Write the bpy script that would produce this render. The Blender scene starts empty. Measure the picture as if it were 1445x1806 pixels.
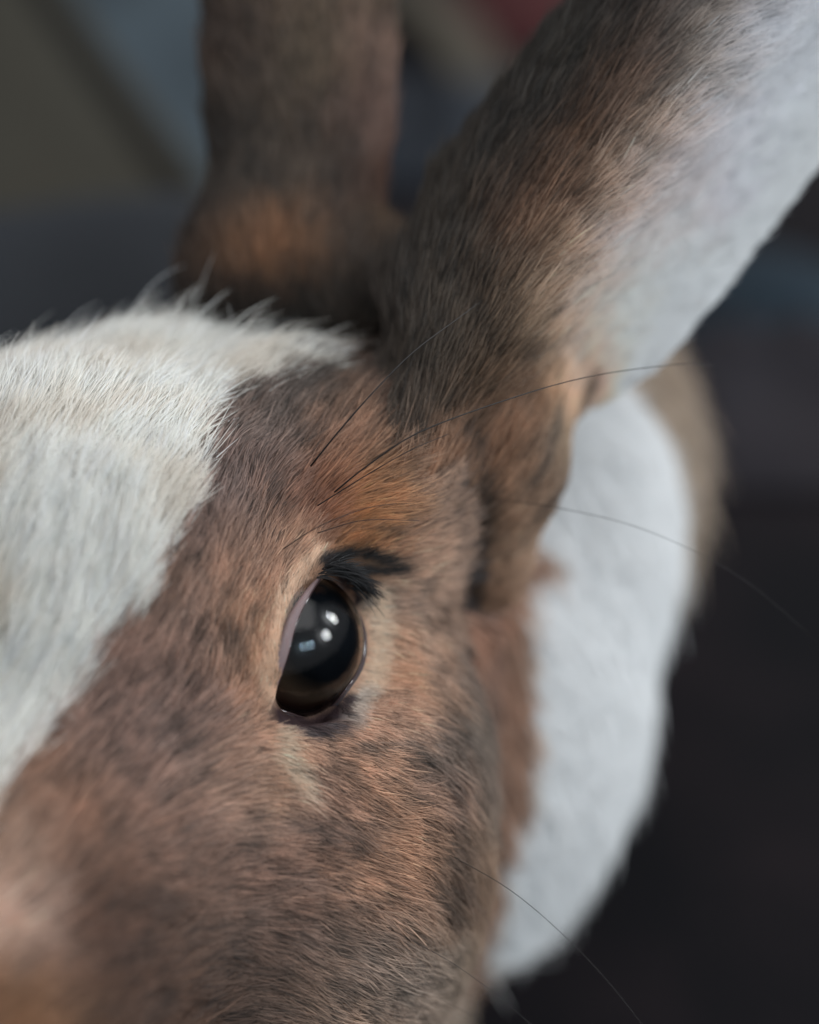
import bpy, math
import numpy as np
from mathutils import Matrix, Vector

# ------------------------------------------------------------------ frame
# Everything is measured in "px": 1/16 mm, the size of one photo pixel at the rabbit's eye.
S = 6.25e-5                 # metres per px
D = 2600.0                  # camera to eye, px (about 16 cm)
W0, H0 = 1445.0, 1806.0
PITCH = math.radians(35)
FLOOR = -2000.0             # height of floor below the eye plane's centre, px
cp, sp = math.cos(PITCH), math.sin(PITCH)
# camera axes in the world: right=(1,0,0), up=(0,sp,cp), back(to viewer)=(0,-cp,sp)
R = np.array([[1, 0, 0], [0, sp, -cp], [0, cp, sp]])

def world(p):
    p = np.asarray(p, float)
    w = p @ R.T
    w[..., 2] -= FLOOR
    return w * S

def V(u, v, z):
    f = (D - z) / D
    return np.array([(u - W0 / 2) * f, (H0 / 2 - v) * f, z])

def from_world(w):
    w = np.array(w, float) / S
    w[..., 2] += FLOOR
    return w @ R

scene = bpy.context.scene
COL = scene.collection

cam_d = bpy.data.cameras.new('camera')
cam = bpy.data.objects.new('camera', cam_d)
COL.objects.link(cam)
scene.camera = cam
cam_d.sensor_fit = 'HORIZONTAL'
cam_d.sensor_width = 36
cam_d.lens = 36 * D / W0
cam.location = world([0, 0, D])
cam.rotation_euler = (math.radians(90) - PITCH, 0, 0)
cam_d.clip_start = 0.01
cam_d.clip_end = 50
cam_d.dof.use_dof = True
cam_d.dof.focus_distance = (D - 20) * S
cam_d.dof.aperture_fstop = 6.8
cam_d.dof.aperture_blades = 0

wd = bpy.data.worlds.new('World')
scene.world = wd
wd.use_nodes = True
bg = wd.node_tree.nodes['Background']
bg.inputs[0].default_value = (0.97, 0.98, 1.0, 1)
bg.inputs[1].default_value = 0.34

def area(name, direction, dist, sx, sy, radiance, color):
    """A window / bright wall seen from the rabbit's eye in a given view-space direction."""
    d = np.array(direction, float); d /= np.linalg.norm(d)
    eye = V(520, 1130, 0)
    pos = world(eye) + (R @ d) * dist
    L = bpy.data.lights.new(name, 'AREA')
    L.shape = 'RECTANGLE'; L.size = sx; L.size_y = sy
    L.energy = radiance * math.pi * sx * sy
    L.color = color
    o = bpy.data.objects.new(name, L); COL.objects.link(o)
    o.location = pos
    to = Vector(world(eye) - pos)
    o.rotation_euler = to.to_track_quat('-Z', 'Y').to_euler()
    return o

area('window_upper', (.85, .49, .04), 1.6, .17, .33, 62, (.93, .97, 1))
area('window_lower', (.88, .20, .42), 1.6, .17, .29, 60, (.93, .97, 1))
area('window_far_a', (.46, -.03, .87), 2.2, .13, .18, 80, (.62, .85, 1))
area('window_far_b', (.57, .0, .80), 2.2, .14, .16, 75, (.62, .85, 1))
area('bright_ceiling', (.20, .95, .55), 1.6, 2.2, 1.5, 1.7, (.99, .99, 1))

scene.render.engine = 'CYCLES'
scene.cycles.use_denoising = True
scene.cycles.max_bounces = 6
scene.cycles.diffuse_bounces = 3
scene.cycles.glossy_bounces = 3
scene.cycles.transmission_bounces = 4
scene.cycles.transparent_max_bounces = 8
scene.cycles_curves.shape = 'RIBBONS' if hasattr(scene, 'cycles_curves') else 'RIBBONS'
scene.view_settings.view_transform = 'Standard'
scene.view_settings.look = 'None'
scene.view_settings.gamma = 1
scene.view_settings.exposure = 0.08

rng = np.random.default_rng(7)

# ------------------------------------------------------------------ helpers
def lin(c):
    c = np.asarray(c, float) / 255
    return np.where(c <= .04045, c / 12.92, ((c + .055) / 1.055) ** 2.4)

_lat = np.random.default_rng(3).random((64, 64, 64)).astype(np.float32)
def noise(p, scale):
    q = np.asarray(p, float) / scale
    i = np.floor(q).astype(int); f = q - i; f = f * f * (3 - 2 * f)
    out = 0
    for a in (0, 1):
        for b in (0, 1):
            for c in (0, 1):
                w = (f[:, 0] if a else 1 - f[:, 0]) * (f[:, 1] if b else 1 - f[:, 1]) * (f[:, 2] if c else 1 - f[:, 2])
                out = out + w * _lat[(i[:, 0] + a) & 63, (i[:, 1] + b) & 63, (i[:, 2] + c) & 63]
    return out * 2 - 1

def sstep(a, b, x):
    t = np.clip((x - a) / (b - a), 0, 1)
    return t * t * (3 - 2 * t)

def poly_sd(px, py, poly):
    """signed distance to a polygon, negative inside"""
    poly = np.asarray(poly, float)
    d = np.full(px.shape, 1e18); s = np.ones(px.shape)
    n = len(poly)
    for i in range(n):
        ax, ay = poly[i]; bx, by = poly[(i + 1) % n]
        ex, ey = bx - ax, by - ay
        wx, wy = px - ax, py - ay
        t = np.clip((wx * ex + wy * ey) / (ex * ex + ey * ey + 1e-9), 0, 1)
        d = np.minimum(d, (wx - ex * t) ** 2 + (wy - ey * t) ** 2)
        c1 = py >= ay; c2 = py < by; c3 = ex * wy > ey * wx
        flip = (c1 & c2 & c3) | (~c1 & ~c2 & ~c3)
        s = np.where(flip, -s, s)
    return s * np.sqrt(d)

def line_sd(px, py, pts):
    d = np.full(px.shape, 1e18)
    for (ax, ay), (bx, by) in zip(pts[:-1], pts[1:]):
        ex, ey = bx - ax, by - ay
        t = np.clip(((px - ax) * ex + (py - ay) * ey) / (ex * ex + ey * ey + 1e-9), 0, 1)
        d = np.minimum(d, np.hypot(px - ax - ex * t, py - ay - ey * t))
    return d

def closed_spline(pts, per=8):
    pts = np.asarray(pts); n_ = len(pts); out = []
    for i in range(n_):
        p0, p1, p2, p3 = pts[(i - 1) % n_], pts[i], pts[(i + 1) % n_], pts[(i + 2) % n_]
        for t in np.arange(per) / per:
            out.append(.5 * (2 * p1 + (p2 - p0) * t + (2 * p0 - 5 * p1 + 4 * p2 - p3) * t * t + (3 * p1 - p0 - 3 * p2 + p3) * t ** 3))
    return np.array(out)

# ------------------------------------------------------------------ the rabbit's solid shape (distance field in view px)
EYE_C = V(503, 1135, -62)
EYE_R = 142.0

def ell(P, u, v, z, ru, rv, rz, rot=0):
    c = V(u, v, z); f = (D - z) / D
    q = P - c
    if rot:
        a = math.radians(rot); ca, sa = math.cos(a), math.sin(a)
        x = q[..., 0] * ca + q[..., 1] * sa; y = -q[..., 0] * sa + q[..., 1] * ca
        q = np.stack([x, y, q[..., 2]], -1)
    r = np.array([ru * f, rv * f, rz], np.float32)
    k0 = np.linalg.norm(q / r, axis=-1); k1 = np.linalg.norm(q / (r * r), axis=-1) + 1e-9
    return k0 * (k0 - 1) / k1

def cap(P, a, b, ra, rb):
    a = V(*a); b = V(*b); ab = b - a
    t = np.clip(((P - a) @ ab) / (ab @ ab), 0, 1)
    return np.linalg.norm(P - a - t[..., None] * ab, axis=-1) - (ra + (rb - ra) * t)

def smin(a, b, k):
    h = np.clip(.5 + .5 * (b - a) / k, 0, 1)
    return b + (a - b) * h - k * h * (1 - h)

def smax(a, b, k):
    return -smin(-a, -b, k)

# the near ear: a cupped sheet whose front edge is rolled and furry
EA = V(905, 720, -330)
_far = V(1445, 20, -330)
E_ax = (_far - EA); E_ax /= np.linalg.norm(E_ax)
E_b = np.array([E_ax[1], -E_ax[0], 0]); E_b /= np.linalg.norm(E_b)      # towards the lower right margin
E_b = E_b + np.array([0, 0, -.45]); E_b -= E_ax * (E_b @ E_ax); E_b /= np.linalg.norm(E_b)
E_c = np.cross(E_ax, E_b); E_c *= np.sign(E_c[2])

def near_ear(P):
    q = P - EA
    a = q @ E_ax; b = q @ E_b; c = q @ E_c
    wr = np.interp(a, [-250, -120, 0, 120, 250, 420, 900, 1500, 1900], [60, 85, 100, 165, 210, 222, 218, 190, 30])
    wl = np.interp(a, [-250, 0, 250, 500, 900, 1500, 1900], [180, 320, 375, 380, 365, 300, 30])
    mid = 110 * np.exp(-((b + 190) / 130) ** 2) - 40 * np.exp(-((b - 60) / 120) ** 2) - 60 * sstep(-200, -400, b)
    th = np.interp(b, [-330, -150, 50, 280], [95, 80, 32, 15])
    d = np.abs(c - mid) - th
    d = smax(d, np.maximum(b - wr, -b - wl), 40)
    d = smax(d, np.maximum(a - 1900, -a - 260), 40)
    return d * .8

def body_fields(P):
    head = ell(P, 190, 1030, -330, 460, 374, 520)
    head = smin(head, ell(P, 490, 915, -310, 290, 285, 290), 90)            # temple
    head = smin(head, ell(P, 265, 835, -400, 180, 222, 220), 110)           # crown
    head = smin(head, ell(P, 625, 890, -200, 160, 150, 140, -20), 70)      # brow
    head = smin(head, ell(P, 440, 1420, -330, 415, 520, 430), 110)          # cheek
    head = smin(head, cap(P, (120, 1380, -120), (-220, 2050, 330), 380, 300), 150)  # muzzle
    head = smin(head, np.linalg.norm(P - EYE_C, axis=-1) - (EYE_R + 14), 60)
    dish = ell(P, 660, 1120, 85, 150, 185, 190)
    head = smax(head, -dish, 50)
    jowl = ell(P, 592, 1180, -560, 246, 410, 300)
    earn = smin(near_ear(P), ell(P, 845, 775, -340, 150, 190, 165, 15), 70)
    earn = smin(earn, ell(P, 868, 960, -430, 70, 110, 90), 80)
    earf = ell(P, 526, 60, -560, 157, 620, 120)
    earf = smin(earf, ell(P, 500, 500, -560, 165, 150, 160), 130)
    earf = smin(earf, ell(P, 665, 560, -500, 130, 135, 150), 90)
    ruff = ell(P, 640, 1190, -1050, 486, 528, 430)
    ruff = smin(ruff, ell(P, 950, 970, -1100, 215, 300, 300), 60)
    ruff = smin(ruff, cap(P, (380, 1020, -750), (700, 1150, -1050), 340, 440), 100)
    torso = ell(P, 845, 850, -2000, 352, 390, 1050)
    torso = smin(torso, ell(P, 640, 1120, -2000, 400, 400, 900), 250)
    legs = smin(cap(P, (380, 1750, -1100), (360, 2170, -1000), 200, 120), cap(P, (660, 1750, -1200), (640, 2190, -1100), 190, 120), 20)
    return head, jowl, earn, earf, ruff, torso, legs

# eye opening, traced around the lids, as directions from the eyeball's centre
EYE_OUT = [(578, 1009), (560, 1028), (542, 1056), (522, 1098), (508, 1150), (493, 1196), (481, 1232), (491, 1249), (513, 1258),
           (546, 1265), (578, 1250), (602, 1214), (628, 1170), (638, 1118), (628, 1068), (606, 1034)]
def on_eye(u, v, r):
    """where the sight line through (u, v) meets the sphere of radius r round the eye (or its rim)"""
    o = np.array([0, 0, D]); d = V(u, v, 0) - o; d = d / np.linalg.norm(d)
    m = o - EYE_C; bq = m @ d; cq = m @ m - r * r; disc = bq * bq - cq
    if disc > 0:
        return o + d * (-bq - math.sqrt(disc))
    p = o + d * (-bq)
    return EYE_C + (p - EYE_C) / np.linalg.norm(p - EYE_C) * r
rim3 = np.array([on_eye(u, v, EYE_R) for u, v in EYE_OUT])
# the right side of the opening lies round the limb of the eyeball: push it back
for i, (u, v) in enumerate(EYE_OUT):
    k = np.clip((u - 575) / 60, 0, 1)
    rim3[i] = EYE_C + (lambda q: q / np.linalg.norm(q) * EYE_R)(rim3[i] - EYE_C + np.array([0, 0, -40 * k]))
_n = (rim3 - EYE_C).mean(0); GAZE = _n / np.linalg.norm(_n)
_e1 = np.cross([0, 1, 0], GAZE); _e1 /= np.linalg.norm(_e1); _e2 = np.cross(GAZE, _e1)
def gno(P):
    q = P - EYE_C
    w = q @ GAZE
    ws = np.maximum(w, 8)
    return (q @ _e1) / ws, (q @ _e2) / ws, w
_gx, _gy, _ = gno(rim3)
GPOLY = np.stack([_gx, _gy], 1)

def solid(P):
    head, jowl, earn, earf, ruff, torso, legs = body_fields(P)
    d = smin(head, jowl, 45)
    d = smin(d, earn, 120)
    d = smin(d, earf, 70)
    d = smin(d, ruff, 60)
    d = smin(d, smin(torso, legs, 100), 160)
    return d

H = 15.0
lo = np.array([-1500., -2050., -3000.]); hi = np.array([1850., 1980., 640.])
n = ((hi - lo) / H).astype(int) + 1
xs = (lo[0] + H * np.arange(n[0])).astype(np.float32)
ys = (lo[1] + H * np.arange(n[1])).astype(np.float32)
zs = (lo[2] + H * np.arange(n[2])).astype(np.float32)
# coarse pass first, then evaluate only the cells near the surface
cs = 5
gx, gy, gz = np.meshgrid(xs[::cs], ys[::cs], zs[::cs], indexing='ij')
coarse = solid(np.stack([gx, gy, gz], -1))
F = np.repeat(np.repeat(np.repeat(coarse, cs, 0), cs, 1), cs, 2)[:n[0], :n[1], :n[2]].astype(np.float32)
near = np.argwhere(np.abs(F) < H * cs * 2.2)
Pn = np.stack([xs[near[:, 0]], ys[near[:, 1]], zs[near[:, 2]]], -1)
val = np.empty(len(Pn), np.float32)
for k in range(0, len(Pn), 400000):
    val[k:k + 400000] = solid(Pn[k:k + 400000])
# carve the eye socket
rr = np.linalg.norm(Pn - EYE_C, axis=-1)
m = rr < EYE_R + 24
g0, g1, gw = gno(Pn[m])
pd = poly_sd(g0, g1, GPOLY) * np.minimum(rr[m], 200)
pd = np.where(gw < 8, 60, pd)
val[m] = np.maximum(val[m], -pd)
F[near[:, 0], near[:, 1], near[:, 2]] = val
print('grid', n, 'near', len(near))

def surface_nets(F, lo, h):
    ins = F < 0
    nx, ny, nz = F.shape
    cnt = np.zeros((nx - 1, ny - 1, nz - 1), np.int8)
    for a in (0, 1):
        for b in (0, 1):
            for c in (0, 1):
                cnt += ins[a:nx - 1 + a, b:ny - 1 + b, c:nz - 1 + c]
    cells = np.argwhere((cnt > 0) & (cnt < 8))
    idx = -np.ones(cnt.shape, np.int64); idx[tuple(cells.T)] = np.arange(len(cells))
    acc = np.zeros((len(cells), 3)); num = np.zeros(len(cells))
    cor = [(a, b, c) for a in (0, 1) for b in (0, 1) for c in (0, 1)]
    for i, a in enumerate(cor):
        for b in cor[i + 1:]:
            if sum(abs(p - q) for p, q in zip(a, b)) != 1: continue
            fa = F[tuple((cells + a).T)]; fb = F[tuple((cells + b).T)]
            mm = (fa < 0) != (fb < 0)
            t = fa[mm] / (fa[mm] - fb[mm])
            acc[mm] += np.array(a) + t[:, None] * (np.array(b) - np.array(a)); num[mm] += 1
    verts = lo + h * (cells + acc / num[:, None])
    quads = []
    for ax in range(3):
        o1, o2 = [(1, 2), (2, 0), (0, 1)][ax]
        sl0 = [slice(None)] * 3; sl1 = [slice(None)] * 3
        sl0[ax] = slice(0, -1); sl1[ax] = slice(1, None)
        A = ins[tuple(sl0)]; B = ins[tuple(sl1)]
        e = np.argwhere(A != B)
        e = e[(e[:, o1] > 0) & (e[:, o2] > 0) & (e[:, o1] < F.shape[o1] - 1) & (e[:, o2] < F.shape[o2] - 1)]
        d1 = np.zeros(3, int); d1[o1] = 1; d2 = np.zeros(3, int); d2[o2] = 1
        q = np.stack([idx[tuple(e.T)], idx[tuple((e - d1).T)], idx[tuple((e - d1 - d2).T)], idx[tuple((e - d2).T)]], 1)
        fl = ~A[tuple(e.T)]
        q[fl] = q[fl][:, ::-1]
        quads.append(q)
    return verts, np.concatenate(quads)

verts, quads = surface_nets(F, lo, H)
del F
quads = quads[(quads >= 0).all(1)]
# light smoothing
ed = np.concatenate([quads[:, [0, 1]], quads[:, [1, 2]], quads[:, [2, 3]], quads[:, [3, 0]]])
for _ in range(3):
    acc = np.zeros_like(verts); cn = np.zeros(len(verts))
    for a, b in ((0, 1), (1, 0)):
        for k in range(3):
            acc[:, k] += np.bincount(ed[:, a], verts[ed[:, b], k], len(verts))
        cn += np.bincount(ed[:, a], minlength=len(verts))
    verts = verts * .5 + .5 * acc / np.maximum(cn, 1)[:, None]
va, vb, vc, vd = (verts[quads[:, i]] for i in range(4))
fn = np.cross(vc - va, vd - vb)
if (fn * (va - verts.mean(0))).sum() < 0:
    quads = quads[:, ::-1]; fn = -fn
vn = np.zeros_like(verts)
for i in range(4):
    for k in range(3):
        vn[:, k] += np.bincount(quads[:, i], fn[:, k], len(verts))
vn /= np.linalg.norm(vn, axis=1)[:, None] + 1e-9
print('body verts', len(verts))

# ------------------------------------------------------------------ coat pattern
HEAD, JOWL, EARN, EARF, RUFF, TORSO = range(6)
def region(P):
    f = body_fields(P)
    g = np.stack([f[0], f[1] + 6, f[2], f[3], f[4] + 12, np.minimum(f[5], f[6]) + 20], 0)
    return g.argmin(0)

def proj(P):
    f = D / (D - P[:, 2])
    return P[:, 0] * f + W0 / 2, H0 / 2 - P[:, 1] * f

# which base colour the coat has where, the far ear's with shade painted in: (u, v, spread, rgb, mottle)
HEAD_COLS = [
 (600,585,60,(74,64,60),.7),(450,560,60,(60,54,52),.6),(380,520,60,(60,54,52),.6),(520,660,45,(84,76,73),.6),(450,740,50,(98,82,76),1.2),(560,700,45,(76,66,62),1.1),
 (680,620,50,(80,68,64),.8),(700,680,45,(108,90,84),.9),(620,740,45,(134,102,82),.8),(730,780,45,(120,96,82),.9),(600,820,45,(128,92,72),.7),(560,890,35,(116,72,52),.5),
 (500,880,35,(100,74,62),.7),(650,890,38,(172,120,72),.4),(705,860,36,(150,112,80),.6),(780,860,45,(112,90,78),.9),(500,940,30,(124,88,70),.7),(515,975,25,(170,134,110),.3),
 (760,950,45,(150,120,102),.8),(820,1000,32,(112,92,82),.9),(420,850,45,(98,80,76),1.3),(400,950,45,(104,84,78),1.2),(450,1000,40,(140,108,90),.6),(400,1050,45,(130,102,88),.9),
 (440,1130,40,(166,130,106),.4),(350,1150,50,(118,94,84),1.2),(430,1250,40,(156,122,102),.5),(300,1250,60,(116,92,84),1.2),(200,1320,60,(116,92,84),1),(100,1420,60,(128,94,76),.9),
 (20,1500,50,(146,120,106),.4),(5,1620,50,(176,150,138),.3),(20,1800,60,(112,78,52),.4),(150,1640,70,(92,60,44),.7),(260,1720,80,(90,62,47),.8),(150,1520,50,(116,84,68),.8),
 (300,1500,70,(116,88,76),1),(400,1400,55,(134,106,92),.9),(480,1390,40,(164,130,108),.6),(690,1160,28,(170,136,114),.3),(730,1200,40,(160,124,100),.5),(690,1270,35,(150,120,104),.6),
 (770,1090,35,(126,104,92),.9),(760,1160,30,(130,108,96),.8),(800,1180,35,(102,86,80),.9),(790,1300,40,(88,76,70),.9),(850,1300,40,(96,84,76),.9),(560,1430,50,(112,86,76),1),
 (700,1400,50,(142,108,86),.9),(620,1380,40,(146,112,92),.8),(600,1510,55,(134,102,84),1),(750,1400,40,(110,86,76),1),(785,1540,36,(66,56,52),.7),(700,1540,50,(146,108,84),.9),
 (500,1560,60,(120,92,80),1),(620,1660,60,(112,92,82),1),(700,1720,60,(112,98,90),1),(450,1720,70,(98,76,66),1),(800,1700,50,(120,104,92),.9),(570,1790,60,(132,106,90),1),
 (870,1100,40,(156,114,94),.4),(900,1200,40,(152,114,94),.4),(920,1330,40,(146,112,96),.4),(880,1450,40,(110,94,84),.8),(840,1520,40,(132,106,88),.7),(350,1620,70,(110,84,72),1),
 (780,700,50,(70,60,56),.7),(860,900,40,(110,92,82),.8),
]
JOWL_COLS = [(850,980,40,(120,98,86),.5),(900,1060,60,(144,106,88),.4),(910,1200,60,(142,110,94),.4),(920,1330,60,(136,110,96),.4),(880,1430,50,(112,98,88),.6),(860,1560,60,(120,100,88),.6),(840,1680,60,(110,98,90),.6)]
EARN_COLS = [
 (700,420,70,(58,50,46),.8),(780,480,70,(72,64,58),1),(850,400,70,(66,58,50),1),(900,250,80,(52,46,42),1),(1000,120,80,(50,46,40),1),(1150,20,60,(54,42,36),.9),(960,40,70,(48,42,38),.9),
 (740,560,60,(76,66,62),1),(820,600,60,(84,74,62),1),(760,660,50,(70,62,56),.9),(880,560,50,(96,74,58),.9),(950,430,50,(128,88,64),.8),(1040,310,50,(130,92,68),.8),(1130,200,50,(126,88,66),.8),
 (1230,100,50,(112,84,68),.8),(1320,10,40,(134,106,88),.6),(860,680,50,(112,84,64),.8),(900,700,45,(138,104,80),.6),(960,560,38,(160,124,94),.4),(1020,470,38,(172,140,112),.4),(1100,350,38,(170,142,120),.4),(1180,240,38,(170,148,130),.4),(1270,140,38,(164,146,132),.4),
 (850,780,50,(146,110,88),.7),(880,850,50,(152,120,98),.7),(900,780,40,(158,120,96),.5),(960,790,30,(120,104,92),.9),(985,860,30,(126,106,92),.6),(1000,760,30,(160,140,120),.4),(940,920,40,(156,132,116),.5),(870,940,50,(160,132,112),.5),(870,1010,40,(160,130,110),.5),(1000,690,35,(180,146,118),.4),(1060,660,26,(182,140,118),.3),
 (1000,620,45,(196,172,150),.3),(1060,560,60,(200,190,180),.2),(1120,620,50,(204,194,190),.2),(1130,480,60,(196,188,186),.2),(1220,520,60,(206,206,204),.2),(1200,360,60,(190,184,182),.2),(1300,300,70,(190,188,192),.2),(1320,150,70,(188,190,194),.2),(1420,60,80,(190,192,196),.2),(1420,260,80,(200,202,206),.2),(1400,-100,80,(180,180,184),.1),(1100,700,45,(196,176,160),.2),(1170,600,45,(212,206,198),.05),
]
EARF_COLS = [  # shaded left, lit right side and fold crease painted into the fur colour
 (395,60,45,(54,36,33),.6),(405,250,45,(46,38,35),.6),(360,420,40,(44,36,33),.5),(450,100,50,(104,84,72),1),(470,260,50,(90,76,66),1),(560,100,50,(112,96,78),1),(560,260,50,(96,80,70),1),(640,100,40,(148,116,104),.6),
 (650,220,40,(146,114,104),.6),(660,320,30,(104,72,60),.6),(600,380,50,(88,68,58),.9),(480,370,50,(74,64,56),.9),(500,430,34,(206,144,98),.3),(450,455,36,(176,124,86),.4),(400,460,30,(116,84,62),.7),(560,440,35,(140,100,70),.6),(630,440,40,(70,58,50),.8),
 (680,400,25,(120,94,70),.7),(500,500,50,(48,44,42),.6),(420,520,50,(54,48,46),.6),(600,520,50,(62,54,48),.8),(650,480,40,(60,52,46),.8),(520,-100,120,(110,90,76),.8)]

WHITE = [(-900, 300), (240, 300), (330, 530), (400, 570), (460, 610), (510, 632), (562, 648), (520, 662), (490, 670), (470, 685), (405, 702), (368, 750), (362, 820),
         (345, 900), (300, 990), (272, 1050), (205, 1120), (150, 1215), (85, 1320), (25, 1405), (-30, 1460), (-100, 1600), (-900, 1900)]
WHITE_HEAD = (232, 228, 224)
WHITE_RUFF = (240, 241, 237)

def blend(u, v, table):
    t = np.array([(a, b, c) + d + (e,) for a, b, c, d, e in table], float)
    cl = lin(t[:, 3:6])
    out = np.zeros((len(u), 4)); wsum = np.zeros(len(u)) + 1e-30
    best = np.full(len(u), np.inf)
    for k in range(len(t)):
        best = np.minimum(best, ((u - t[k, 0]) ** 2 + (v - t[k, 1]) ** 2) / (2 * t[k, 2] ** 2))
    for k in range(len(t)):
        q = ((u - t[k, 0]) ** 2 + (v - t[k, 1]) ** 2) / (2 * t[k, 2] ** 2)
        w = np.exp(-(q - best) * .9)
        out[:, :3] += w[:, None] * cl[k]; out[:, 3] += w * t[k, 6]; wsum += w
    return out / wsum[:, None]

def stroke(c, m, mask, rgb, mot=.3):
    mk = mask[:, None]
    return c * (1 - mk) + lin(rgb) * mk, m * (1 - mask) + mot * mask

def coat(P, reg, white_soft=9):
    """base colour (linear) and mottle strength"""
    u0, v0 = proj(P)
    u = u0 + 16 * noise(P, 34) + 9 * noise(P + 500, 13)
    v = v0 + 16 * noise(P + 900, 34) + 9 * noise(P + 1400, 13)
    c = np.zeros((len(P), 3)); m = np.zeros(len(P)); wh = np.zeros(len(P))
    k = reg == HEAD
    if k.any():
        b = blend(u[k], v[k], HEAD_COLS); cc, mm = b[:, :3], b[:, 3]
        uu, vv = u[k], v[k]; us, vs = u0[k] * .7 + uu * .3, v0[k] * .7 + vv * .3
        def S_(pts, r, rgb, mot=.3, soft=10, ww=1.0, warp=False):
            nonlocal cc, mm
            a, b_ = (uu, vv) if warp else (us, vs)
            cc, mm = stroke(cc, mm, ww * (1 - sstep(r - soft, r + soft, line_sd(a, b_, pts))), rgb, mot)
        # crease shade behind the brow painted into the coat; darker streaks down the cheek
        S_([(690, 640), (760, 700), (815, 790), (834, 900), (832, 1000), (808, 1060), (806, 1110), (825, 1150)], 19, (44, 38, 40), .4, 12, .95, True)
        S_([(815, 1140), (815, 1240), (835, 1330), (850, 1430)], 26, (92, 82, 76), .9, 26, .55, True)
        S_([(745, 1180), (765, 1290), (775, 1380)], 12, (78, 68, 66), .7, 14, .4, True)
        S_([(735, 1330), (770, 1400), (790, 1480), (785, 1600)], 15, (66, 56, 52), .8, 18, .65, True)
        S_([(600, 1308), (680, 1312), (745, 1330)], 10, (84, 72, 66), .6, 10, .7, True)
        S_([(495, 1450), (560, 1455), (640, 1470)], 16, (92, 76, 70), .7, 14, .6, True)
        S_([(545, 950), (640, 925), (740, 915), (800, 935)], 6, (96, 74, 62), .5, 8, .6, True)
        # pale ring
        S_([(552, 985), (520, 1025), (497, 1080), (484, 1140), (468, 1200), (462, 1245)], 16, (176, 152, 134), .1, 14, .85)
        S_([(655, 1048), (664, 1120), (650, 1185), (628, 1228)], 17, (176, 158, 142), .1, 14, .9)
        S_([(632, 1225), (612, 1262)], 16, (140, 130, 126), .2, 12, .8)
        S_([(482, 1300), (495, 1345), (530, 1385)], 17, (160, 146, 132), .3, 16, .85)
        # black lash tufts
        S_([(566, 1002), (600, 983), (640, 984), (672, 992)], 11, (22, 20, 22), .1, 8)
        S_([(610, 1008), (650, 1006), (690, 1002)], 10, (24, 22, 24), .1, 9)
        S_([(490, 1272), (530, 1288), (575, 1284), (600, 1258)], 9, (52, 48, 56), .2, 11, .95)
        S_([(485, 1254), (513, 1268), (546, 1276), (585, 1260), (610, 1226)], 11, (52, 38, 40), .1, 6)
        S_([(576, 1002), (606, 1024), (632, 1058)], 11, (36, 29, 31), .1, 6)
        sd = poly_sd(uu + 34 * sstep(620, 760, vv), vv, WHITE)
        jit = np.random.default_rng(5).normal(0, 1, k.sum())
        w = 1 - sstep(-white_soft, white_soft, sd + 12 * noise(P[k] + 77, 9) + 11 * jit * (v0[k] > 600))
        cc = cc * (1 - w[:, None]) + lin(WHITE_HEAD) * w[:, None]; mm = mm * (1 - w)
        # faint cream stains in the blaze
        cr = w * .35 * sstep(.1, .8, noise(P[k] + 40, 130) + .35 * noise(P[k] + 90, 40))
        cc = cc * (1 - cr[:, None]) + lin((186, 170, 148)) * cr[:, None]
        c[k] = cc; m[k] = mm; wh[k] = w
    for rg, tab in ((JOWL, JOWL_COLS), (EARN, EARN_COLS), (EARF, EARF_COLS)):
        k = reg == rg
        if k.any():
            sh = 26 * sstep(640, 540, v[k]) * (rg == EARN)
            b = blend(u[k] + sh, v[k] + sh * .8, tab); c[k] = b[:, :3]; m[k] = b[:, 3]
    k = reg == EARN
    if k.any():
        s = 1 - sstep(4, 16, line_sd(u0[k], v0[k], [(1062, 655), (1036, 700), (1030, 780), (1000, 850), (950, 905)]))
        c[k], m[k] = stroke(c[k], m[k], .6 * s, (96, 80, 72), .3)
        s = 1 - sstep(6, 16, line_sd(u0[k], v0[k], [(975, 740), (962, 800), (940, 840)]))
        c[k], m[k] = stroke(c[k], m[k], .5 * s, (84, 76, 72), .5)
        b_ = (P[k] - EA) @ E_b
        mg = sstep(125, 200, b_) * sstep(720, 640, v[k])
        for sp_, rr_, cc_ in (([(812, 745), (842, 840), (852, 950), (843, 1050)], 13, (60, 50, 47)),):  # brow crease shade painted on along the ear base
            s = 1 - sstep(rr_ - 9, rr_ + 11, line_sd(u0[k], v0[k], sp_))
            c[k], m[k] = stroke(c[k], m[k], .8 * s, cc_, .4)
        c[k], m[k] = stroke(c[k], m[k], .6 * mg, (228, 226, 220), .05)
    k = reg == JOWL
    if k.any():
        s = 1 - sstep(4, 24, line_sd(u0[k], v0[k], [(850, 980), (830, 1070), (822, 1140), (838, 1220)]))  # crease shade carried on in the jowl colour
        c[k], m[k] = stroke(c[k], m[k], .75 * s, (62, 52, 50), .4)
    k = (reg == RUFF)
    if k.any():
        c[k] = lin(WHITE_RUFF); m[k] = 0
        edge = np.interp(v[k], [500, 900, 960, 1000, 1060, 1250, 1380, 1440, 1550, 1700, 1850], [780, 885, 965, 895, 900, 915, 910, 870, 845, 810, 770])
        s = sstep(12, -12, u[k] - edge)
        c[k], m[k] = stroke(c[k], m[k], s * (v[k] > 880), (156, 122, 102), .4)
        s = (1 - sstep(40, 120, np.hypot(u[k] - 1000, v[k] - 1150))) * .25
        c[k], m[k] = stroke(c[k], m[k], s, (206, 206, 196), .1)
    k = (reg == TORSO)
    if k.any():
        c[k] = lin((158, 140, 124)); m[k] = .5
        s = sstep(1130, 1250, u[k]) * sstep(900, 1000, v[k])
        c[k], m[k] = stroke(c[k], m[k], s * .6, (190, 184, 178), .2)
    return c, m, wh

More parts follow.
